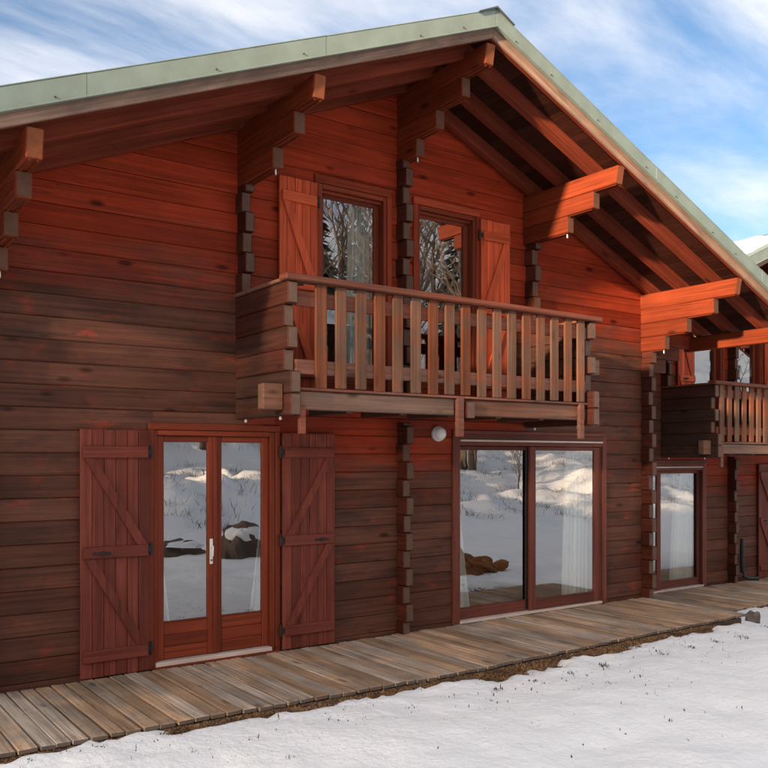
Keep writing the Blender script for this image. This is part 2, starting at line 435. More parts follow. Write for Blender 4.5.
def build_chalet(loc, m, label, party=0):
    """m = +1 or -1 mirrors left and right; party: +1/-1 world side joined to a neighbour"""
    H = empty('chalet', loc); tag(H, label, 'chalet', 'row of staggered timber chalets')

    def obj(name, V, mat, parent=None, F=CHF):
        V = np.array(V, float).copy(); V[:, 0] *= m
        return link(name, to_mesh(name, V, F, m < 0), mat, parent or H)

    def B(name, x0, x1, y0, y1, z0, z1, mat, parent=None, c=0.005): return obj(name, chbox(x0, x1, y0, y1, z0, z1, c), mat, parent)

    def S(name, xa, xb, lo, hi, y0, y1, mat, parent=None, c=0.004):
        V = chbox(xa, xb, y0, y1, lo, hi, c); V[:, 2] += RT - SL * np.abs(V[:, 0]); return obj(name, V, mat, parent)

    # ---- facade logs, cut round the openings
    OPEN = [(-2.71, -1.51, -0.2, 2.10), (0.73, 3.22, -0.2, 2.10), (-1.02, -0.19, 2.40, 4.58), (0.21, 1.05, 2.40, 4.58)]
    ext = {True: {}, False: {}}
    k = -1
    while True:
        z0 = ZB + P * k; z1 = z0 + P
        if z0 > RT - 0.06: break
        rl = lambda z: (RT + 0.11 - z) / SL - 0.01
        cap = 4.14 if k % 2 else 4.10
        if z0 > 3.35: cap = 5.16
        elif z0 > 3.17: cap = 4.82
        elif z0 > 2.98: cap = 4.52
        elif z0 > 2.80: cap = 4.28
        xr0 = min(cap, rl(z0)); xr1 = min(cap, rl(z1)); xl0, xl1 = -xr0, -xr1
        if party:
            pc = 4.10
            if party * m > 0: pass
        xsb = sorted({-9.0, 9.0} | {o[0] for o in OPEN if o[2] < z1 and o[3] > z0} | {o[1] for o in OPEN if o[2] < z1 and o[3] > z0})
        runs = []
        for a, b in zip(xsb[:-1], xsb[1:]):
            mid = (a + b) / 2; zr = [z0, z1]
            for o in OPEN:
                if o[0] < mid < o[1] and o[2] < z1 and o[3] > z0:
                    if o[3] < z1: zr[0] = max(zr[0], o[3])
                    elif o[2] > z0: zr[1] = min(zr[1], o[2])
                    else: zr = None; break
            if zr is None or zr[1] - zr[0] < 0.02: continue
            if runs and abs(runs[-1][1] - a) < 1e-6 and runs[-1][2] == zr: runs[-1][1] = b
            else: runs.append([a, b, zr])
        for a, b, zr in runs:
            j = random.uniform(-0.0035, 0.0035)
            l0, l1 = max(a, xl0), max(a, xl1); r0, r1 = min(b, xr0), min(b, xr1)
            if r0 - l0 < 0.05: continue
            V = chbox(-1, 1, j, 0.09 + j, zr[0] + 0.0012, zr[1] - 0.0012, 0.008)
            t = np.clip((V[:, 2] - z0) / P, 0, 1); s = V[:, 0] > 0
            V[:, 0] = np.where(s, r0 + (np.maximum(r1, l1 + 0.02) - r0) * t, l0 + (l1 - l0) * t)
            obj('log', V, 'wall_log')
        k += 1

    # ---- columns of crossing log ends
    def column(xc, za, zb, n0=0, w=0.095, deep=0.135):
        z = za; i = n0
        while z < zb - 0.02:
            zt = min(z + P, zb); d = deep + (0.035 if i % 2 else 0.0) + random.uniform(-.006, .006)
            j = random.uniform(-.006, .006) + (0.012 if i % 2 else 0)
            B('log_end', xc - w / 2 + j, xc + w / 2 + j, -d, 0.0 - 0.001, z + 0.002, zt - 0.002, 'wall_log_end', c=0.008)
            z = zt; i += 1
    column(-0.02, -0.05, 2.22); column(-0.02, 2.46, 4.99, 1)
    column(-1.87, 3.37, 4.42); column(1.87, 3.37, 4.42)
    column(4.03, -0.06, 3.30, 0); column(-4.12, -0.06, 3.30, 0)

    # ---- stepped purlins
    def purlin(xc, outs, first=0.19, back=8.0):
        ztop = zroof(abs(xc) + 0.0) - 0.012 if xc else RT - 0.02
        z = ztop
        for i, o in enumerate(outs):
            h = first if i == 0 else P
            V = chbox(xc - 0.055, xc + 0.055, -o, back if i == 0 else 0.0 - 0.002, z - h + 0.002, z - 0.001, 0.008)
            if i == 0: V[:, 1] = np.where((V[:, 1] < -o + 0.1) & (V[:, 2] < z - h * 0.5), V[:, 1] + 0.03, V[:, 1])
            p = obj('purlin' if i == 0 else 'corbel_log', V, 'purlin' if i == 0 else 'purlin_under')
            for tx in (-0.026, 0.026): B('tongue', xc + tx - 0.008, xc + tx + 0.008, -o + 0.045, -(outs[i + 1] if i + 1 < len(outs) else 0.16), z - h - 0.010, z - h + 0.001, 'purlin_under', p, 0.003)
            z -= h
        zc = z
        Vt, Ft = tube([(xc, -outs[-1] + 0.05, zc + 0.004), (xc, -outs[-1] + 0.05, zc - 0.03), (xc, -outs[-1] + 0.045, zc - 0.045)], [0.007, 0.008, 0.005], 8)
        obj('hook', Vt, 'white_metal', F=Ft)
    purlin(0.0, (1.405, 1.05, 0.66, 0.34))
    for s in (-1, 1):
        purlin(s * 1.85, (1.405, 1.07, 0.70))
        if not (party and party * m == s): purlin(s * 4.03, (1.405, 1.09, 0.71, 0.38), 0.2)
        if party and party * m == s: continue
        B('outer_purlin', s * 5.06, s * 5.17, -1.405, 0.10, zroof(5.17) - 0.20, zroof(5.17) - 0.008, 'purlin', c=0.008)

    # ---- roof: rafters, soffit boards, fascia, sheet metal edge
    XE = 5.36
    for s in (-1, 1):
        joined = party and party * m == s
        xe = XE if not joined else 3.66
        nb = 'rafter'
        for (ya, yb) in ((-1.07, -0.98), (-0.60, -0.51), (-0.16, -0.07)):
            S('rafter', s * 0.001, s * xe, -0.028, 0.118, ya, yb, 'rafter')
        x = 0.004
        while x < xe - 0.02:
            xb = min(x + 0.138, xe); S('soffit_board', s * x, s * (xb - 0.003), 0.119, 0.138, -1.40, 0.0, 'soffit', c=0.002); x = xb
        S('fascia_board', s * 0.001, s * xe, 0.018, 0.139, -1.432, -1.402, 'fascia_wood', c=0.004)
        S('fascia_backing', s * 0.001, s * xe, 0.02, 0.118, -1.401, -1.36, 'rafter', c=0.003)
        seams = [0.002, 1.84, 3.72, xe] if s < 0 else [0.002, 2.35, 4.4, xe]
        seams = [q for q in seams if q < xe] + [xe]
        for i, (a, b) in enumerate(zip(seams[:-1], seams[1:])):
            if b - a < 0.02: continue
            e = S('metal_edge', s * a, s * (b + (0.02 if b < xe else 0)), 0.108 - 0.001 * i, 0.262 + 0.0015 * i, -1.468 - 0.002 * i, -1.441, 'metal_green', c=0.003)
            S('drip_fold', s * a, s * b, 0.100, 0.112, -1.492 - 0.002 * i, -1.462, 'metal_green', e, 0.002)
            S('top_fold', s * a, s * b, 0.263 + 0.002 * i, 0.272 + 0.002 * i, -1.470 - 0.002 * i, -1.25, 'metal_green', e, 0.002)
            q = a + random.uniform(.2, .4)
            while q < b - 0.1:
                zc = zroof(q) + 0.14 + random.uniform(0, .02)
                Vt, Ft = tube([(s * q, -1.468, zc), (s * q, -1.479 - 0.002 * i, zc)], [0.008, 0.006], 6)
                obj('screw', Vt, 'rust_spot', e, Ft); q += random.uniform(.45, .95)
        xm = XE if not party or s * m * 1 < 0 and party * m != s else xe
        S('roof', s * 0.001, s * xe, 0.140, 0.262, -1.44, 0.03, 'roof_sheet', c=0.004)
        inner = 4.60 if (not joined) else 3.66
        if s * m > 0 and not party: inner = 4.60
        S('roof', s * 0.001, s * inner, 0.140, 0.262, 0.031, 8.6, 'roof_sheet', c=0.004)
    rc = obj('ridge_cap', np.array([(-0.22, -1.49, RT + 0.182), (0, -1.49, RT + 0.29), (0.22, -1.49, RT + 0.182), (-0.22, 8.6, RT + 0.182), (0, 8.6, RT + 0.29), (0.22, 8.6, RT + 0.182),
                                  (-0.22, -1.49, RT + 0.174), (0, -1.49, RT + 0.272), (0.22, -1.49, RT + 0.174), (-0.22, 8.6, RT + 0.174), (0, 8.6, RT + 0.272), (0.22, 8.6, RT + 0.174)]), 'metal_dark',
             F=[[0, 1, 4, 3], [1, 2, 5, 4], [6, 9, 10, 7], [7, 10, 11, 8], [0, 6, 7, 1], [1, 7, 8, 2], [0, 3, 9, 6], [2, 8, 11, 5], [3, 4, 10, 9], [4, 5, 11, 10]])

    # ---- body of the house behind the facade
    for s in (-1, 1):
        for kk in range(-1, 22):
            z0 = ZB + P * kk
            if z0 > 4.0: break
            B('side_log', s * 3.985, s * 4.075, 0.09, 8.0, z0 + 0.001, min(z0 + P - 0.001, 4.0), 'wall_log_end', c=0.01)
    bw = [(-4.07, -0.3), (4.07, -0.3), (4.07, 4.0), (0, RT), (-4.07, 4.0)]
    Vb = [(x, 8.0, z) for x, z in bw] + [(x, 8.12, z) for x, z in bw]
    obj('back_wall', np.array(Vb), 'wall_log', F=[[0, 4, 3, 2, 1][::-1], [5, 6, 7, 8, 9][::-1]] + [[i, (i + 1) % 5, (i + 1) % 5 + 5, i + 5] for i in range(5)])
    B('floor_slab', -3.98, 3.98, 0.10, 7.99, -0.25, -0.02, 'room_floor')
    B('upper_floor', -3.98, 3.98, 0.10, 7.99, 2.20, 2.40, 'plaster')
    B('room_wall', -3.98, 3.98, 4.2, 4.3, -0.01, 2.19, 'plaster'); B('room_wall', -3.6, 3.6, 4.2, 4.3, 2.41, 4.05, 'plaster')
    B('room_wall', -0.06, 0.06, 0.12, 4.19, -0.01, 2.19, 'plaster'); B('room_wall', -0.06, 0.06, 0.12, 4.19, 2.41, 5.6, 'plaster')
    B('inner_lining', -3.98, -2.78, 0.095, 0.115, 0, 2.19, 'plaster'); B('inner_lining', -1.44, 0.66, 0.095, 0.115, 0, 2.19, 'plaster'); B('inner_lining', 3.29, 3.98, 0.095, 0.115, 0, 2.19, 'plaster')

    # ---- shutters
    def shutter(x0, x1, z0, z1, nb, slant, hinge_right, split=True):
        sh = empty('shutter', parent=H)
        w = (x1 - x0) / nb
        for i in range(nb):
            B('board', x0 + i * w + 0.0015, x0 + (i + 1) * w - 0.0015, -0.062, -0.036, z0 + random.uniform(-.002, .002), z1 + random.uniform(-.002, .002), 'shutter_board', sh, 0.004)
        bt = 0.10
        hz = [z0 + 0.13, (z0 + z1) / 2 - 0.045, z1 - 0.24] if split else [z0 + 0.12, z1 - 0.23]
        for q in hz: B('batten', x0 + 0.02, x1 - 0.02, -0.088, -0.063, q, q + bt, 'shutter_batten', sh, 0.005)
        for a, b in zip(hz[:-1], hz[1:]):
            za, zb = a + bt + 0.003, b - 0.003; bw2 = 0.085
            xa, xb = (x0 + 0.03, x1 - 0.03)
            if slant < 0: pts = [(xa, zb), (xa + bw2, zb), (xb, za), (xb - bw2, za)]
            else: pts = [(xb, zb), (xb - bw2, zb), (xa, za), (xa + bw2, za)]
            if slant > 0: pts = pts[::-1]
            V = [(px, -0.086, pz) for px, pz in pts] + [(px, -0.0632, pz) for px, pz in pts]
            obj('brace', np.array(V), 'shutter_board', sh, [[0, 1, 2, 3][::-1], [4, 5, 6, 7]] + [[i, (i + 1) % 4, (i + 1) % 4 + 4, i + 4] for i in range(4)])
        hx = x1 if hinge_right else x0; d = 1 if hinge_right else -1
        for q in hz:
            Vt, Ft = tube([(hx + d * 0.016, -0.05, q + 0.0), (hx + d * 0.016, -0.05, q + 0.11)], [0.014, 0.014], 8); obj('hinge', Vt, 'black_iron', sh, Ft)
            B('hinge_plate', hx - d * 0.03, hx + d * 0.018, -0.068, -0.0625, q + 0.03, q + 0.08, 'black_iron', sh, 0.002)
        if split:
            lx = x0 + 0.17 if hinge_right else x1 - 0.17
            B('latch', lx - 0.075, lx + 0.075, -0.097, -0.0885, hz[1] + 0.035, hz[1] + 0.055, 'black_iron', sh, 0.003)
            B('latch_knob', lx - 0.01, lx + 0.02, -0.112, -0.0975, hz[1] + 0.03, hz[1] + 0.062, 'black_iron', sh, 0.004)
        return sh
    shutter(-3.355, -2.765, 0.012, 2.09, 6, -1, True)
    shutter(-1.455, -0.865, 0.012, 2.09, 6, 1, False)
    shutter(-1.49, -1.065, 2.50, 4.555, 5, -1, True)
    shutter(1.09, 1.535, 2.50, 4.555, 5, 1, False)
    for x in (-1.01, 1.02):
        pass

    # ---- French door
    fd = empty('french_door', parent=H)
    x0, x1, zt = -2.71, -1.51, 2.10
    B('casing', x0 - 0.05, x1 + 0.05, -0.025, 0.0 - 0.002, zt, zt + 0.06, 'door_red_h', fd); B('casing', x0 - 0.05, x0, -0.025, -0.002, 0.0, zt - 0.001, 'door_red', fd); B('casing', x1, x1 + 0.05, -0.025, -0.002, 0.0, zt - 0.001, 'door_red', fd)
    B('jamb', x0 + 0.001, x0 + 0.035, -0.012, 0.088, 0.0, zt - 0.002, 'door_red', fd); B('jamb', x1 - 0.055, x1 - 0.001, -0.012, 0.088, 0.0, zt - 0.002, 'door_red', fd)
    B('head', x0 + 0.036, x1 - 0.056, -0.012, 0.088, zt - 0.05, zt - 0.002, 'door_red_h', fd)
    B('threshold', x0 + 0.01, x1 - 0.05, -0.05, 0.088, 0.004, 0.055, 'pale_sill', fd, 0.006); B('threshold_trim', x0 - 0.01, x1 + 0.01, -0.06, -0.051, 0.002, 0.022, 'door_red_h', fd, 0.003)
    a, b = x0 + 0.037, x1 - 0.057; mid = (a + b) / 2

    def leaf(par, xa, xb, za, zb, gz, st, tp, y0, y1, mv, mh, panel=True, bars=True):
        B('stile', xa, xa + st, y0, y1, za, zb, mv, par); B('stile', xb - st, xb, y0, y1, za, zb, mv, par)
        B('top_rail', xa + st + 0.0005, xb - st - 0.0005, y0, y1, zb - tp, zb, mh, par)
        if panel:
            n = 3; hh = (gz - za) / n
            for i in range(n): B('panel_board', xa + st + 0.0005, xb - st - 0.0005, y0 + 0.006, y1 - 0.004, za + i * hh + 0.001, za + (i + 1) * hh - 0.001, mh, par, 0.005)
        else: B('bottom_rail', xa + st + 0.0005, xb - st - 0.0005, y0, y1, za, gz, mh, par)
        B('bead', xa + st + 0.0005, xb - st - 0.0005, y0 + 0.004, y0 + 0.016, gz, gz + 0.012, mh, par, 0.003)
        B('pane', xa + st - 0.004, xb - st + 0.004, y0 + 0.020, y0 + 0.027, gz - 0.003, zb - tp + 0.003, 'glass', par, 0.0005)
    leaf(fd, a, mid - 0.002, 0.06, zt - 0.052, 0.385, 0.068, 0.055, 0.018, 0.07, 'door_red', 'door_red_h')
    leaf(fd, mid + 0.002, b, 0.06, zt - 0.052, 0.385, 0.068, 0.055, 0.018, 0.07, 'door_red', 'door_red_h')
    B('cover_strip', mid - 0.018, mid + 0.016, 0.002, 0.0175, 0.062, zt - 0.054, 'door_red', fd, 0.006)
    B('handle_plate', mid - 0.052, mid - 0.022, 0.010, 0.0175, 0.88, 1.11, 'white_metal', fd, 0.004)
    Vt, Ft = tube([(mid - 0.037, 0.012, 1.045), (mid - 0.037, -0.022, 1.045), (mid - 0.037, -0.026, 1.04), (mid - 0.038, -0.026, 0.955)], [0.008, 0.008, 0.008, 0.006], 8); obj('handle', Vt, 'white_metal', fd, Ft)
    Vt, Ft = tube([(mid - 0.037, 0.012, 0.915), (mid - 0.037, 0.004, 0.915)], [0.009, 0.008], 8); obj('keyhole', Vt, 'black_iron', fd, Ft)

    # ---- sliding door
    sd = empty('sliding_door', parent=H)
    x0, x1, zt = 0.73, 3.22, 2.10
    B('casing', x0 - 0.03, x0 + 0.075, -0.03, -0.002, 0.0, 2.12, 'slider_brown', sd); B('casing', x1 - 0.03, x1 + 0.045, -0.03, -0.002, 0.0, 2.12, 'slider_brown', sd)
    B('casing', x0 - 0.03, x1 + 0.045, -0.032, -0.002, 2.121, 2.16, 'slider_brown_h', sd)
    B('drip_strip', x0 + 0.076, x1 - 0.031, -0.036, -0.004, 2.035, 2.058, 'pale_sill', sd, 0.003); B('casing', x0 + 0.076, x1 - 0.031, -0.028, -0.003, 2.06, 2.12, 'slider_brown_h', sd, 0.003)
    B('head', x0 + 0.01, x1 - 0.01, -0.02, 0.088, 1.99, 2.034, 'slider_brown_h', sd); B('jamb', x0 + 0.002, x0 + 0.06, 0.0, 0.088, 0.0, 1.989, 'slider_brown', sd); B('jamb', x1 - 0.05, x1 - 0.002, -0.0015, 0.088, 0.0, 1.989, 'slider_brown', sd)
    B('track', x0 + 0.062, x1 - 0.052, -0.045, 0.088, 0.002, 0.03, 'pale_sill', sd, 0.004)
    lx0, lx1 = x0 + 0.064, x1 - 0.054; lm = 1.93
    leaf(sd, lx0, lm + 0.03, 0.032, 1.985, 0.15, 0.05, 0.045, 0.045, 0.085, 'slider_brown', 'slider_brown_h', False)
    leaf(sd, lm - 0.01, lx1, 0.032, 1.985, 0.15, 0.10, 0.045, 0.0, 0.040, 'slider_brown', 'slider_brown_h', False)
    B('gap_shade', lm - 0.045, lm - 0.011, 0.036, 0.0445, 0.05, 1.97, 'black_plastic', sd, 0.002)  # black strip put in for the shade of the gap between the leaves

    # ---- balcony doors upstairs
    def upper(x0, x1, hinge):
        wd = empty('balcony_door', parent=H)
        B('casing', x0 - 0.055, x1 + 0.055, -0.025, -0.002, 4.58, 4.66, 'trim', wd); B('casing', x0 - 0.055, x0, -0.025, -0.002, 2.48, 4.579, 'trim_v', wd); B('casing', x1, x1 + 0.055, -0.025, -0.002, 2.48, 4.579, 'trim_v', wd)
        B('jamb', x0 + 0.001, x0 + 0.04, -0.01, 0.135, 2.45, 4.578, 'door_red', wd); B('jamb', x1 - 0.04, x1 - 0.001, -0.01, 0.135, 2.45, 4.578, 'door_red', wd)
        B('head', x0 + 0.041, x1 - 0.041, -0.01, 0.135, 4.53, 4.578, 'door_red_h', wd); B('stop', x0 + 0.041, x1 - 0.041, 0.03, 0.05, 4.50, 4.529, 'door_red_h', wd); B('sill', x0 + 0.041, x1 - 0.041, -0.04, 0.135, 2.44, 2.49, 'pale_sill', wd)
        leaf(wd, x0 + 0.042, x1 - 0.042, 2.50, 4.525, 2.80, 0.06, 0.055, 0.075, 0.125, 'door_red', 'door_red_h')
    upper(-1.02, -0.19, -1); upper(0.21, 1.05, 1)

    # ---- balcony
    ba = empty('balcony', parent=H)
    for s in (-1, 1):
        xi, xo = s * 1.825, s * 1.925
        for i in range(6):
            z0 = 2.205 + 0.189 * i; yo = (1.05, 1.05, 0.93, 1.0, 0.93, 1.0)[i]
            B('side_log', xi, xo, -yo, -0.001 - 0.002, z0 + 0.002, z0 + 0.187, 'balcony_side', ba, 0.010)
        B('side_cap', s * 1.805, s * 1.945, -0.90, -0.004, 3.342, 3.372, 'rail', ba, 0.006)
        for q in (-0.12, -0.78):
            Vt, Ft = tube([(s * 1.875, q, 2.206), (s * 1.875, q, 2.185), (s * 1.875, q, 2.178)], [0.01, 0.013, 0.008], 8); obj('bolt', Vt, 'white_metal', ba, Ft)
        if s * m < 0:
            B('beam_end', s * 2.12, s * 1.928, -0.93, -0.83, 2.255, 2.475, 'balcony_beam', ba, 0.010)
        else:
            B('beam_end', s * 1.928, s * 2.07, -0.93, -0.83, 2.205, 2.385, 'balcony_beam', ba, 0.010); B('beam_end', s * 1.928, s * 2.07, -0.93, -0.83, 2.39, 2.56, 'balcony_beam', ba, 0.010); B('beam_end', s * 1.928, s * 2.07, -0.93, -0.83, 2.77, 2.94, 'balcony_beam', ba, 0.010)
    B('handrail', -1.96, 1.985, -1.045, -0.905, 3.343, 3.397, 'rail', ba, 0.010)
    B('rail', -1.82, 1.82, -0.955, -0.915, 3.145, 3.275, 'rail', ba, 0.006); B('rail', -1.82, 1.82, -0.955, -0.915, 2.565, 2.69, 'rail', ba, 0.006)
    for i in range(17):
        x = -1.583 + i * 0.2058 + random.uniform(-.004, .004); w = 0.0555 + random.uniform(-.002, .002)
        B('baluster', x - w, x + w, -0.983, -0.9565, 2.452 + random.uniform(-.006, .006), 3.342, 'baluster', ba, 0.005)
    B('front_beam', -1.824, -0.055, -0.94, -0.84, 2.265, 2.425, 'balcony_beam', ba, 0.008); B('front_beam', 0.035, 1.824, -0.94, -0.84, 2.265, 2.425, 'balcony_beam', ba, 0.008)
    for xa, xb in ((-1.80, -1.74), (-0.052, 0.032), (1.68, 1.755)): B('hanger', xa, xb, -0.985, -0.942, 2.055, 2.447 if xa != -1.80 else 2.30, 'rail', ba, 0.005)
    B('joist_end', 0.055, 0.16, -1.0, -0.942, 2.235, 2.40, 'balcony_side', ba, 0.008)
    for x in (-1.2, -0.6, -0.02, 0.62, 1.25): B('joist', x - 0.04, x + 0.04, -0.838, -0.0 - 0.18, 2.25, 2.424, 'balcony_side', ba, 0.006)
    yb = -0.98
    for i in range(7):
        B('floor_board', -1.822, 1.822, yb, yb + 0.13, 2.427, 2.449, 'rail', ba, 0.004); yb += 0.139
    return H


chalet1 = build_chalet((5.44, 0, 0), 1, 'dark red-brown log chalet filling the picture, with wide gable and slatted balcony')
chalet2 = build_chalet((13.80, 1.5, -0.35), -1, 'neighbouring log chalet set back at the right edge, partly hidden by the first', party=-1)

# snow lying on the neighbour's roof
def roof_snow(ch, xa, xb):
    nxx, nyy = 40, 60
    V = []; F = []
    for j in range(nyy + 1):
        for i in range(nxx + 1):
            x = xa + (xb - xa) * i / nxx; y = -1.30 + 9.6 * j / nyy
            n = float(vnoise(np.array(x * 2.2), np.array(y * 1.4), 77)) + 0.5 * float(vnoise(np.array(x * 6), np.array(y * 5), 78))
            e = min(1, (y + 1.30) / 0.5) * min(1, (abs(x) - 0.05) / 0.5)
            t = max(-0.02, 0.10 * e + 0.035 * n - 0.01)
            V.append((x, y, RT - SL * abs(x) + 0.262 + t))
    for j in range(nyy):
        for i in range(nxx): a = j * (nxx + 1) + i; F.append([a, a + 1, a + nxx + 2, a + nxx + 1])
    o = link('roof_snow', to_mesh('roof_snow', V, F), 'snow', ch); o['label'] = 'old snow lying on the roof slope'
    for p in o.data.polygons: p.use_smooth = True
roof_snow(chalet2, -3.6, -0.1)

# ------------------------------------------------------------------ decks
def deck(loc, x0, x1, ya_fn, yb, label, seed):
    r = random.Random(seed)
    D = empty('deck', loc); tag(D, label, 'deck', 'plank decks along the chalets')
    NV = []; NF = []
    x = x0
    while x < x1:
        w = r.uniform(0.098, 0.134); dz = r.uniform(-.004, .004); tl = r.uniform(-.003, .003)
        yf = ya_fn(loc[0] + x + w / 2) - loc[1] + r.uniform(-.010, .006)
        V = chbox(x + 0.007, x + w - 0.007, yf, yb + r.uniform(-.004, 0), -0.032 + dz, 0.0 + dz, 0.004)
        V[:, 2] += tl * (V[:, 0] - x) / w * 2; V[:, 0] += (V[:, 1] - yb) * r.uniform(-.004, .004)
        link('plank', to_mesh('plank', V, CHF), 'deck_board', D)
        for ny_ in (yf + 0.075, -0.75, -0.10):
            for q_ in (0.25, 0.75):
                px, py = x + w * q_ + r.uniform(-.008, .008), ny_ + r.uniform(-.012, .012); k0 = len(NV)
                NV.extend([(px + 0.0055 * math.cos(t_), py + 0.0055 * math.sin(t_), 0.0015 + dz + abs(tl)) for t_ in (0, 1.05, 2.1, 3.14, 4.19, 5.24)]); NF.append(list(range(k0, k0 + 6)))
        x += w
    for (yy, nme) in ((None, 'edge_joist'), (-0.75, 'joist'), (-0.10, 'joist')):
        xx = x0
        while xx < x1 - 0.05:
            xe = min(xx + 1.4, x1)
            yv = (ya_fn(loc[0] + (xx + xe) / 2) - loc[1] + 0.034) if yy is None else yy
            link(nme, to_mesh(nme, chbox(xx, xe - 0.004, yv - 0.03, yv + 0.03, -0.16, -0.040, 0.004), CHF), 'deck_edge', D)
            xx = xe
    nn_ = link('nail_heads', to_mesh('nail_heads', NV, NF), 'rust_spot', D); nn_['kind'] = 'stuff'
    return D


deck((0, 0, 0), -0.9, 9.33, lambda x: DECK_FRONT(x), -0.04, 'weathered plank deck running along the foot of the large chalet', 3)
deck((9.40, 1.5, -0.35), 0.0, 9.0, lambda x: -0.14, -0.04, 'lower plank deck in front of the neighbouring chalet at right', 5)

# ------------------------------------------------------------------ small things
# round wall lamp
def lathe(prof, n=24):
    V = []; F = []
    for r, h in prof:
        for k in range(n): t = 2 * math.pi * k / n; V.append((r * math.cos(t), -h, r * math.sin(t)))
    for i in range(len(prof) - 1):
        for k in range(n): F.append([i * n + k, i * n + (k + 1) % n, (i + 1) * n + (k + 1) % n, (i + 1) * n + k])
    F.append([(len(prof) - 1) * n + k for k in range(n)])
    return V, F


lm = empty('wall_lamp', (5.93, -0.005, 2.115)); tag(lm, 'round white bulkhead lamp on the log wall beside the sliding door', 'wall lamp')
Vt, Ft = lathe([(0.082, 0), (0.084, 0.01), (0.084, 0.035), (0.078, 0.042)]); o = link('lamp_base', to_mesh('lamp_base', Vt, Ft), 'white_metal', lm)
Vt, Ft = lathe([(0.075, 0.0425), (0.073, 0.06), (0.062, 0.082), (0.04, 0.096), (0.012, 0.101)]); o2 = link('lamp_shade', to_mesh('lamp_shade', Vt, Ft), 'lamp_glass', lm)
for q in (o, o2):
    for p in q.data.polygons: p.use_smooth = True


def curtain(x0, x1, y, z0, z1, label, x0b=None, x1b=None, folds=6, seed=1):
    r = random.Random(seed); n = 90; nz = 14; V = []; F = []
    ph = r.uniform(0, 6)
    for side in (0, 1):
        for j in range(nz + 1):
            t = j / nz; z = z1 + (z0 - z1) * t
            a = x0 + ((x0b if x0b is not None else x0) - x0) * t; b = x1 + ((x1b if x1b is not None else x1) - x1) * t
            for i in range(n + 1):
                s = i / n
                yy = y + 0.026 * math.sin(2 * math.pi * folds * s + ph + 0.5 * math.sin(3 * t)) + 0.01 * math.sin(2 * math.pi * folds * 2.3 * s + t) + side * 0.003
                V.append((a + (b - a) * s, yy, z))
    K = (n + 1) * (nz + 1)
    for side in (0, 1):
        for j in range(nz):
            for i in range(n):
                q = side * K + j * (n + 1) + i; f = [q, q + n + 1, q + n + 2, q + 1]
                F.append(f if side == 0 else f[::-1])
    o = link('curtain', to_mesh('curtain', V, F), 'curtain'); tag(o, label, 'curtain', 'white curtains behind the glass doors')
    for p in o.data.polygons: p.use_smooth = True
    return o


curtain(8.20, 8.66, 0.20, 0.03, 2.02, 'white curtain gathered at the right of the sliding door', 8.12, 8.66, 7, 2)
curtain(6.26, 6.36, 0.20, 0.03, 1.75, 'narrow white curtain edge at the left of the sliding door', 6.26, 6.62, 3, 3)
curtain(2.74, 2.80, 0.17, 0.06, 1.6, 'thin white curtain edge at the left leaf of the French door', 2.74, 3.0, 3, 4)
curtain(3.90, 4.00, 0.17, 0.06, 1.6, 'thin white curtain edge at the right leaf of the French door', 3.70, 4.00, 3, 5)
curtain(4.93, 5.27, 0.26, 2.47, 4.50, 'white curtain behind the left balcony door upstairs', 4.88, 5.27, 5, 6)
curtain(12.55, 13.05, 1.72, -0.32, 1.66, 'white curtain behind the neighbouring sliding door', 12.45, 13.05, 6, 7)

# drain pipe at the neighbour's wall
pts = [(14.06, 1.40, 0.42), (14.06, 1.40, 0.0), (14.07, 1.40, -0.18), (14.11, 1.39, -0.26), (14.20, 1.37, -0.30), (14.45, 1.33, -0.315)]
Vt, Ft = tube(pts, [0.035] * 6, 10)
o = link('drain_pipe', to_mesh('drain_pipe', Vt, Ft), 'black_plastic'); tag(o, 'black bent drain pipe at the foot of the neighbouring wall', 'pipe')

# stones
def stone(name, loc, size, mat, label, seed, cat='rock', sub=3, amp=0.25, group=None):
    import bmesh
    bm = bmesh.new(); bmesh.ops.create_icosphere(bm, subdivisions=sub, radius=1.0)
    V = np.array([v.co[:] for v in bm.verts])
    n = vnoise(V[:, 0] * 1.7 + seed * 7, V[:, 1] * 1.7 + V[:, 2] * 2.3, seed) * amp + vnoise(V[:, 0] * 4 + V[:, 2] * 3, V[:, 1] * 4 - seed, seed + 1) * amp * 0.45
    V = V * (1 + n)[:, None]
    V[:, 2] = np.where(V[:, 2] < -0.35, -0.35, V[:, 2])
    V = V * np.array(size)
    F = [[v.index for v in f.verts] for f in bm.faces]; bm.free()
    o = link(name, to_mesh(name, V, F), mat); o.location = loc
    return tag(o, label, cat, group)


stone('rock', (10.18, -1.14, float(ground_h(10.18, -1.14)) + 0.05), (0.12, 0.09, 0.12), 'rock', 'small brown stone lying in the snow near the end of the deck', 4)

# dead grass along the deck edge, stems in the snow
def blades(name, n, mat, kind_label, fn, seed):
    r = random.Random(seed); V = []; F = []
    for _ in range(n):
        x, y, z, h, w, lean = fn(r)
        a = r.uniform(0, 2 * math.pi); dx, dy = math.cos(a) * w, math.sin(a) * w
        b = r.uniform(0, 2 * math.pi); lx, ly = math.cos(b) * lean, math.sin(b) * lean
        i = len(V)
        V += [(x - dx, y - dy, z), (x + dx, y + dy, z), (x + lx * .5 + dx * .7, y + ly * .5 + dy * .7, z + h * .65), (x + lx * .5 - dx * .7, y + ly * .5 - dy * .7, z + h * .65), (x + lx, y + ly, z + h)]
        F += [[i, i + 1, i + 2, i + 3], [i + 3, i + 2, i + 4]]
    o = link(name, to_mesh(name, V, F), mat); return tag(o, kind_label[0], kind_label[1], None, 'stuff')


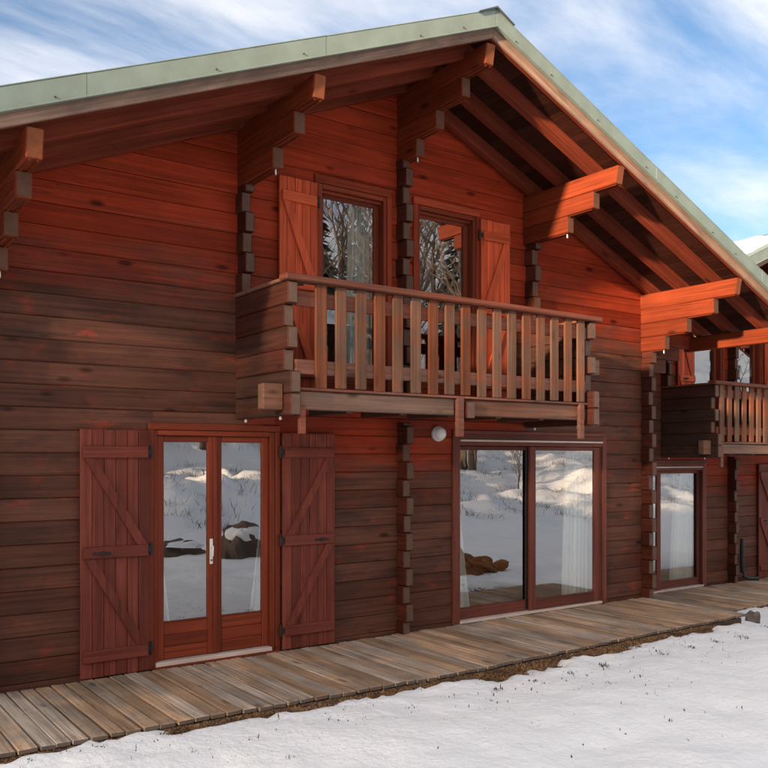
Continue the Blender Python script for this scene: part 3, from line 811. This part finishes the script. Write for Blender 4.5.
def fg(r):
    x = r.uniform(1.0, 9.5); d = abs(r.gauss(0.0, 0.16)) * (0.5 + 0.5 * min(1, max(0, (x - 2) / 2)))
    y = DECK_FRONT(x) - 0.008 - d
    return x, y, float(ground_h(x, y)) - 0.020, r.uniform(0.004, 0.026), r.uniform(0.003, 0.010), r.uniform(0.01, 0.05)


blades('dead_grass', 19000, 'dead_grass', ('brown dead grass between the deck edge and the snow', 'grass'), fg, 5)


def fs(r):
    if r.random() < 0.68:
        x = r.uniform(1.2, 11.5); y = DECK_FRONT(min(x, 9)) - 0.12 - abs(r.gauss(0, 0.42))
    else:
        x = r.uniform(0.8, 13); y = r.uniform(-6.2, -1.8)
    if r.random() < 0.5: x = round(x * 2.3) / 2.3 + r.gauss(0, .03); y = round(y * 2.3) / 2.3 + r.gauss(0, .03)
    return x, y, float(ground_h(x, y)) + 0.012, r.uniform(0.004, 0.030) * (2.0 if r.random() < 0.06 else 1.0), r.uniform(0.002, 0.007), r.uniform(0.0, 0.025)


blades('grass_stems', 2600, 'stem', ('scattered dry stems poking through the snow', 'stems'), fs, 8)

# ------------------------------------------------------------------ trees and rocks on the slope facing the chalets (seen in the glass)
def bare_tree(seed, height):
    r = random.Random(seed); V = []; F = []

    def seg(p, d, L0, rad, lvl):
        n = 3 if lvl else 5; pts = [p]; q = Vector(p); dd = Vector(d)
        for i in range(n):
            dd = (dd + Vector((r.gauss(0, .10), r.gauss(0, .10), r.gauss(0.04, .06)))).normalized(); q = q + dd * L0 / n; pts.append(q.copy())
        rad_l = [rad * (1 - 0.75 * i / n) for i in range(n + 1)]
        v, f = tube([tuple(a) for a in pts], rad_l, 5 if lvl < 2 else 3, False)
        o = len(V); V.extend(v); F.extend([[k + o for k in g_] for g_ in f])
        if lvl >= 3: return
        kids = (13, 7, 5)[lvl]
        for c in range(kids):
            t = (0.28 + 0.72 * (c + r.random()) / kids) if lvl == 0 else (0.2 + 0.8 * r.random())
            i = min(int(t * n), n - 1); pp = pts[i].lerp(pts[i + 1], t * n - i) if hasattr(pts[i], 'lerp') else Vector(pts[i])
            a = r.uniform(0, 2 * math.pi); up = r.uniform(0.25, 0.9)
            nd = Vector((math.cos(a), math.sin(a), up)).normalized()
            nd = (nd * 0.75 + dd * 0.35).normalized()
            seg(pp, nd, L0 * r.uniform(0.30, 0.5) * (1.15 - 0.5 * t if lvl == 0 else 1), rad * 0.42, lvl + 1)
    seg(Vector((0, 0, -0.3)), Vector((0, 0, 1)), height, height * 0.016, 0)
    nt_ = 6 * 5
    return V, F


def conifer(seed, height):
    r = random.Random(seed); V = []; F = []
    layers = 26
    for i in range(layers):
        t = (i + 0.5) / layers; z = height * (0.07 + 0.92 * t); R = height * 0.20 * (1 - t) ** 0.85 + 0.10
        n = int(9 + 11 * (1 - t))
        for k in range(n):
            a = r.uniform(0, 2 * math.pi); rr = R * r.uniform(0.7, 1.12); droop = rr * r.uniform(0.22, 0.45)
            for _ in range(4):
                s0 = r.uniform(0.1, 0.5); s1 = r.uniform(0.7, 1.0); a2 = a + r.uniform(-.16, .16); w = rr * r.uniform(0.10, 0.17)
                px, py = math.cos(a2), math.sin(a2); qx, qy = -py, px; o = len(V); tw = r.uniform(-.6, .6)
                V += [(px * rr * s0 - qx * w * .5, py * rr * s0 - qy * w * .5, z - droop * s0 ** 1.4 - w * tw * .5), (px * rr * s0 + qx * w * .5, py * rr * s0 + qy * w * .5, z - droop * s0 ** 1.4 + w * tw * .5),
                      (px * rr * (s0 + s1) / 2 + qx * w, py * rr * (s0 + s1) / 2 + qy * w, z - droop * ((s0 + s1) / 2) ** 1.4 + w * tw - 0.04), (px * rr * s1, py * rr * s1, z - droop * s1 ** 1.4), (px * rr * (s0 + s1) / 2 - qx * w, py * rr * (s0 + s1) / 2 - qy * w, z - droop * ((s0 + s1) / 2) ** 1.4 - w * tw - 0.04)]
                F += [[o, o + 1, o + 2, o + 3, o + 4]]
    return V, F


def trunk_mesh(h, r0): return tube([(0, 0, -0.5), (0.02, 0.01, h * 0.3), (0, 0.02, h * 0.97)], [r0, r0 * 0.72, r0 * 0.08], 8)


bares = []
for i, hgt in enumerate((9.0, 7.0, 11.0)):
    V, F = bare_tree(100 + i, hgt); me_b = to_mesh('crown', V, F); me_b.materials.append(M['twig'])
    Vt, Ft = trunk_mesh(hgt, hgt * 0.02); me_t = to_mesh('trunk', Vt, Ft); me_t.materials.append(M['bark']); bares.append((me_b, me_t))
cons = []
for i, hgt in enumerate((9.0, 10.0)):
    V, F = conifer(50 + i, hgt); me_b = to_mesh('crown', V, F); me_b.materials.append(M['needles'])
    Vt, Ft = trunk_mesh(hgt, hgt * 0.016); me_t = to_mesh('trunk', Vt, Ft); me_t.materials.append(M['bark']); cons.append((me_b, me_t))


def plant(name, pair, x, y, s, rz, label, group):
    e = empty(name, (x, y, float(ground_h(x, y))), None, rz); e.scale = (s, s, s); tag(e, label, 'tree', group)
    link('crown', pair[0], None, e); link('trunk', pair[1], None, e)
    return e


r = random.Random(21)
for i in range(46):
    x = r.uniform(2, 62); y = r.uniform(-44, -22) - 0.03 * abs(x - 20)
    plant('bare_tree', bares[i % 3], x, y, r.uniform(0.8, 1.35), r.uniform(0, 6.3), 'leafless tree on the snowy slope facing the chalets', 'leafless trees on the facing slope')
for i in range(16):
    x = r.uniform(-2, 70); y = r.uniform(-64, -44)
    plant('conifer', cons[i % 2], x, y, r.uniform(1.0, 1.5), r.uniform(0, 6.3), 'dark conifer high on the snowy slope facing the chalets', 'conifers on the facing slope')
for (x, y, s) in ((14.5, -20.5, 0.26), (17.5, -21.5, 0.3), (9.0, -19.0, 0.2), (21.5, -22.5, 0.24), (27, -20, 0.3), (24.5, -24, 0.4)):
    plant('bare_tree', bares[1], x, y, s, x, 'small bare sapling on the snowy slope facing the chalets', 'saplings on the facing slope')
# unseen belt of bare trees and a few conifers, added to filter the low sun
for i in range(64):
    row = i % 4; y = -27 + (i // 4) * 1.75 + row * 0.35 + r.uniform(-.3, .3); x = -25 - 2.6 * row + r.uniform(-.8, .8)
    if i % 9 == 0: plant('conifer', cons[(i // 5) % 2], x, y, r.uniform(0.78, 0.9), r.uniform(0, 6.3), 'dark conifer in the unseen belt added to filter the sun', 'unseen trees added to filter the sun')
    else: plant('bare_tree', bares[i % 2], x, y, r.uniform(0.84, 0.98) * (1.0 if i % 2 == 0 else 1.26), r.uniform(0, 6.3), 'leafless tree in the unseen belt added to filter the sun', 'unseen trees added to filter the sun')
# rocks on the flat below the slope
for i, (x, y, sx, sy, sz_, lab) in enumerate(((7.5, -7.9, 0.50, 0.42, 0.62, 'dark boulder with a snow cap out in the snow field'), (6.75, -9.0, 0.42, 0.35, 0.26, 'low dark boulder beside the larger one in the snow field'))):
    zc = float(ground_h(x, y)); b_ = stone('boulder', (x, y, zc + 0.05), (sx, sy, sz_), 'dark_rock', lab, 12 + i, 'boulder', 4, 0.42)
    c_ = stone('snow_cap', (0.03, 0.05, sz_ * 0.62), (sx * 0.85, sy * 0.9, sz_ * 0.36), 'snow', None, 12 + i, None, 3, 0.3); c_.parent = b_


def fb(r):
    k = r.randrange(900); q = random.Random(k * 7 + 3); cx_, cy_ = q.uniform(3, 44), q.uniform(-31, -12.5); hh = q.uniform(0.06, 0.42)
    x = cx_ + r.gauss(0, .22); y = cy_ + r.gauss(0, .22)
    return x, y, float(ground_h(x, y)) - 0.02, hh * r.uniform(0.4, 1.0), r.uniform(0.003, 0.009), r.uniform(0.05, 0.4)


blades('brush', 20000, 'stem', ('dry brush poking through the snow of the facing slope', 'brush'), fb, 9)
for i, (x, y, s) in enumerate(((10.3, -5.0, 0.5), (11.0, -5.3, 0.55), (9.7, -4.8, 0.3), (11.7, -5.2, 0.3))):
    stone('clay_mound', (x, y, float(ground_h(x, y)) + 0.02), (s, s * 0.7, s * 0.6), 'clay', 'heap of orange clay soil showing through the snow', 30 + i, 'clay heap', 4, 0.75, 'clay heaps in the snow field')
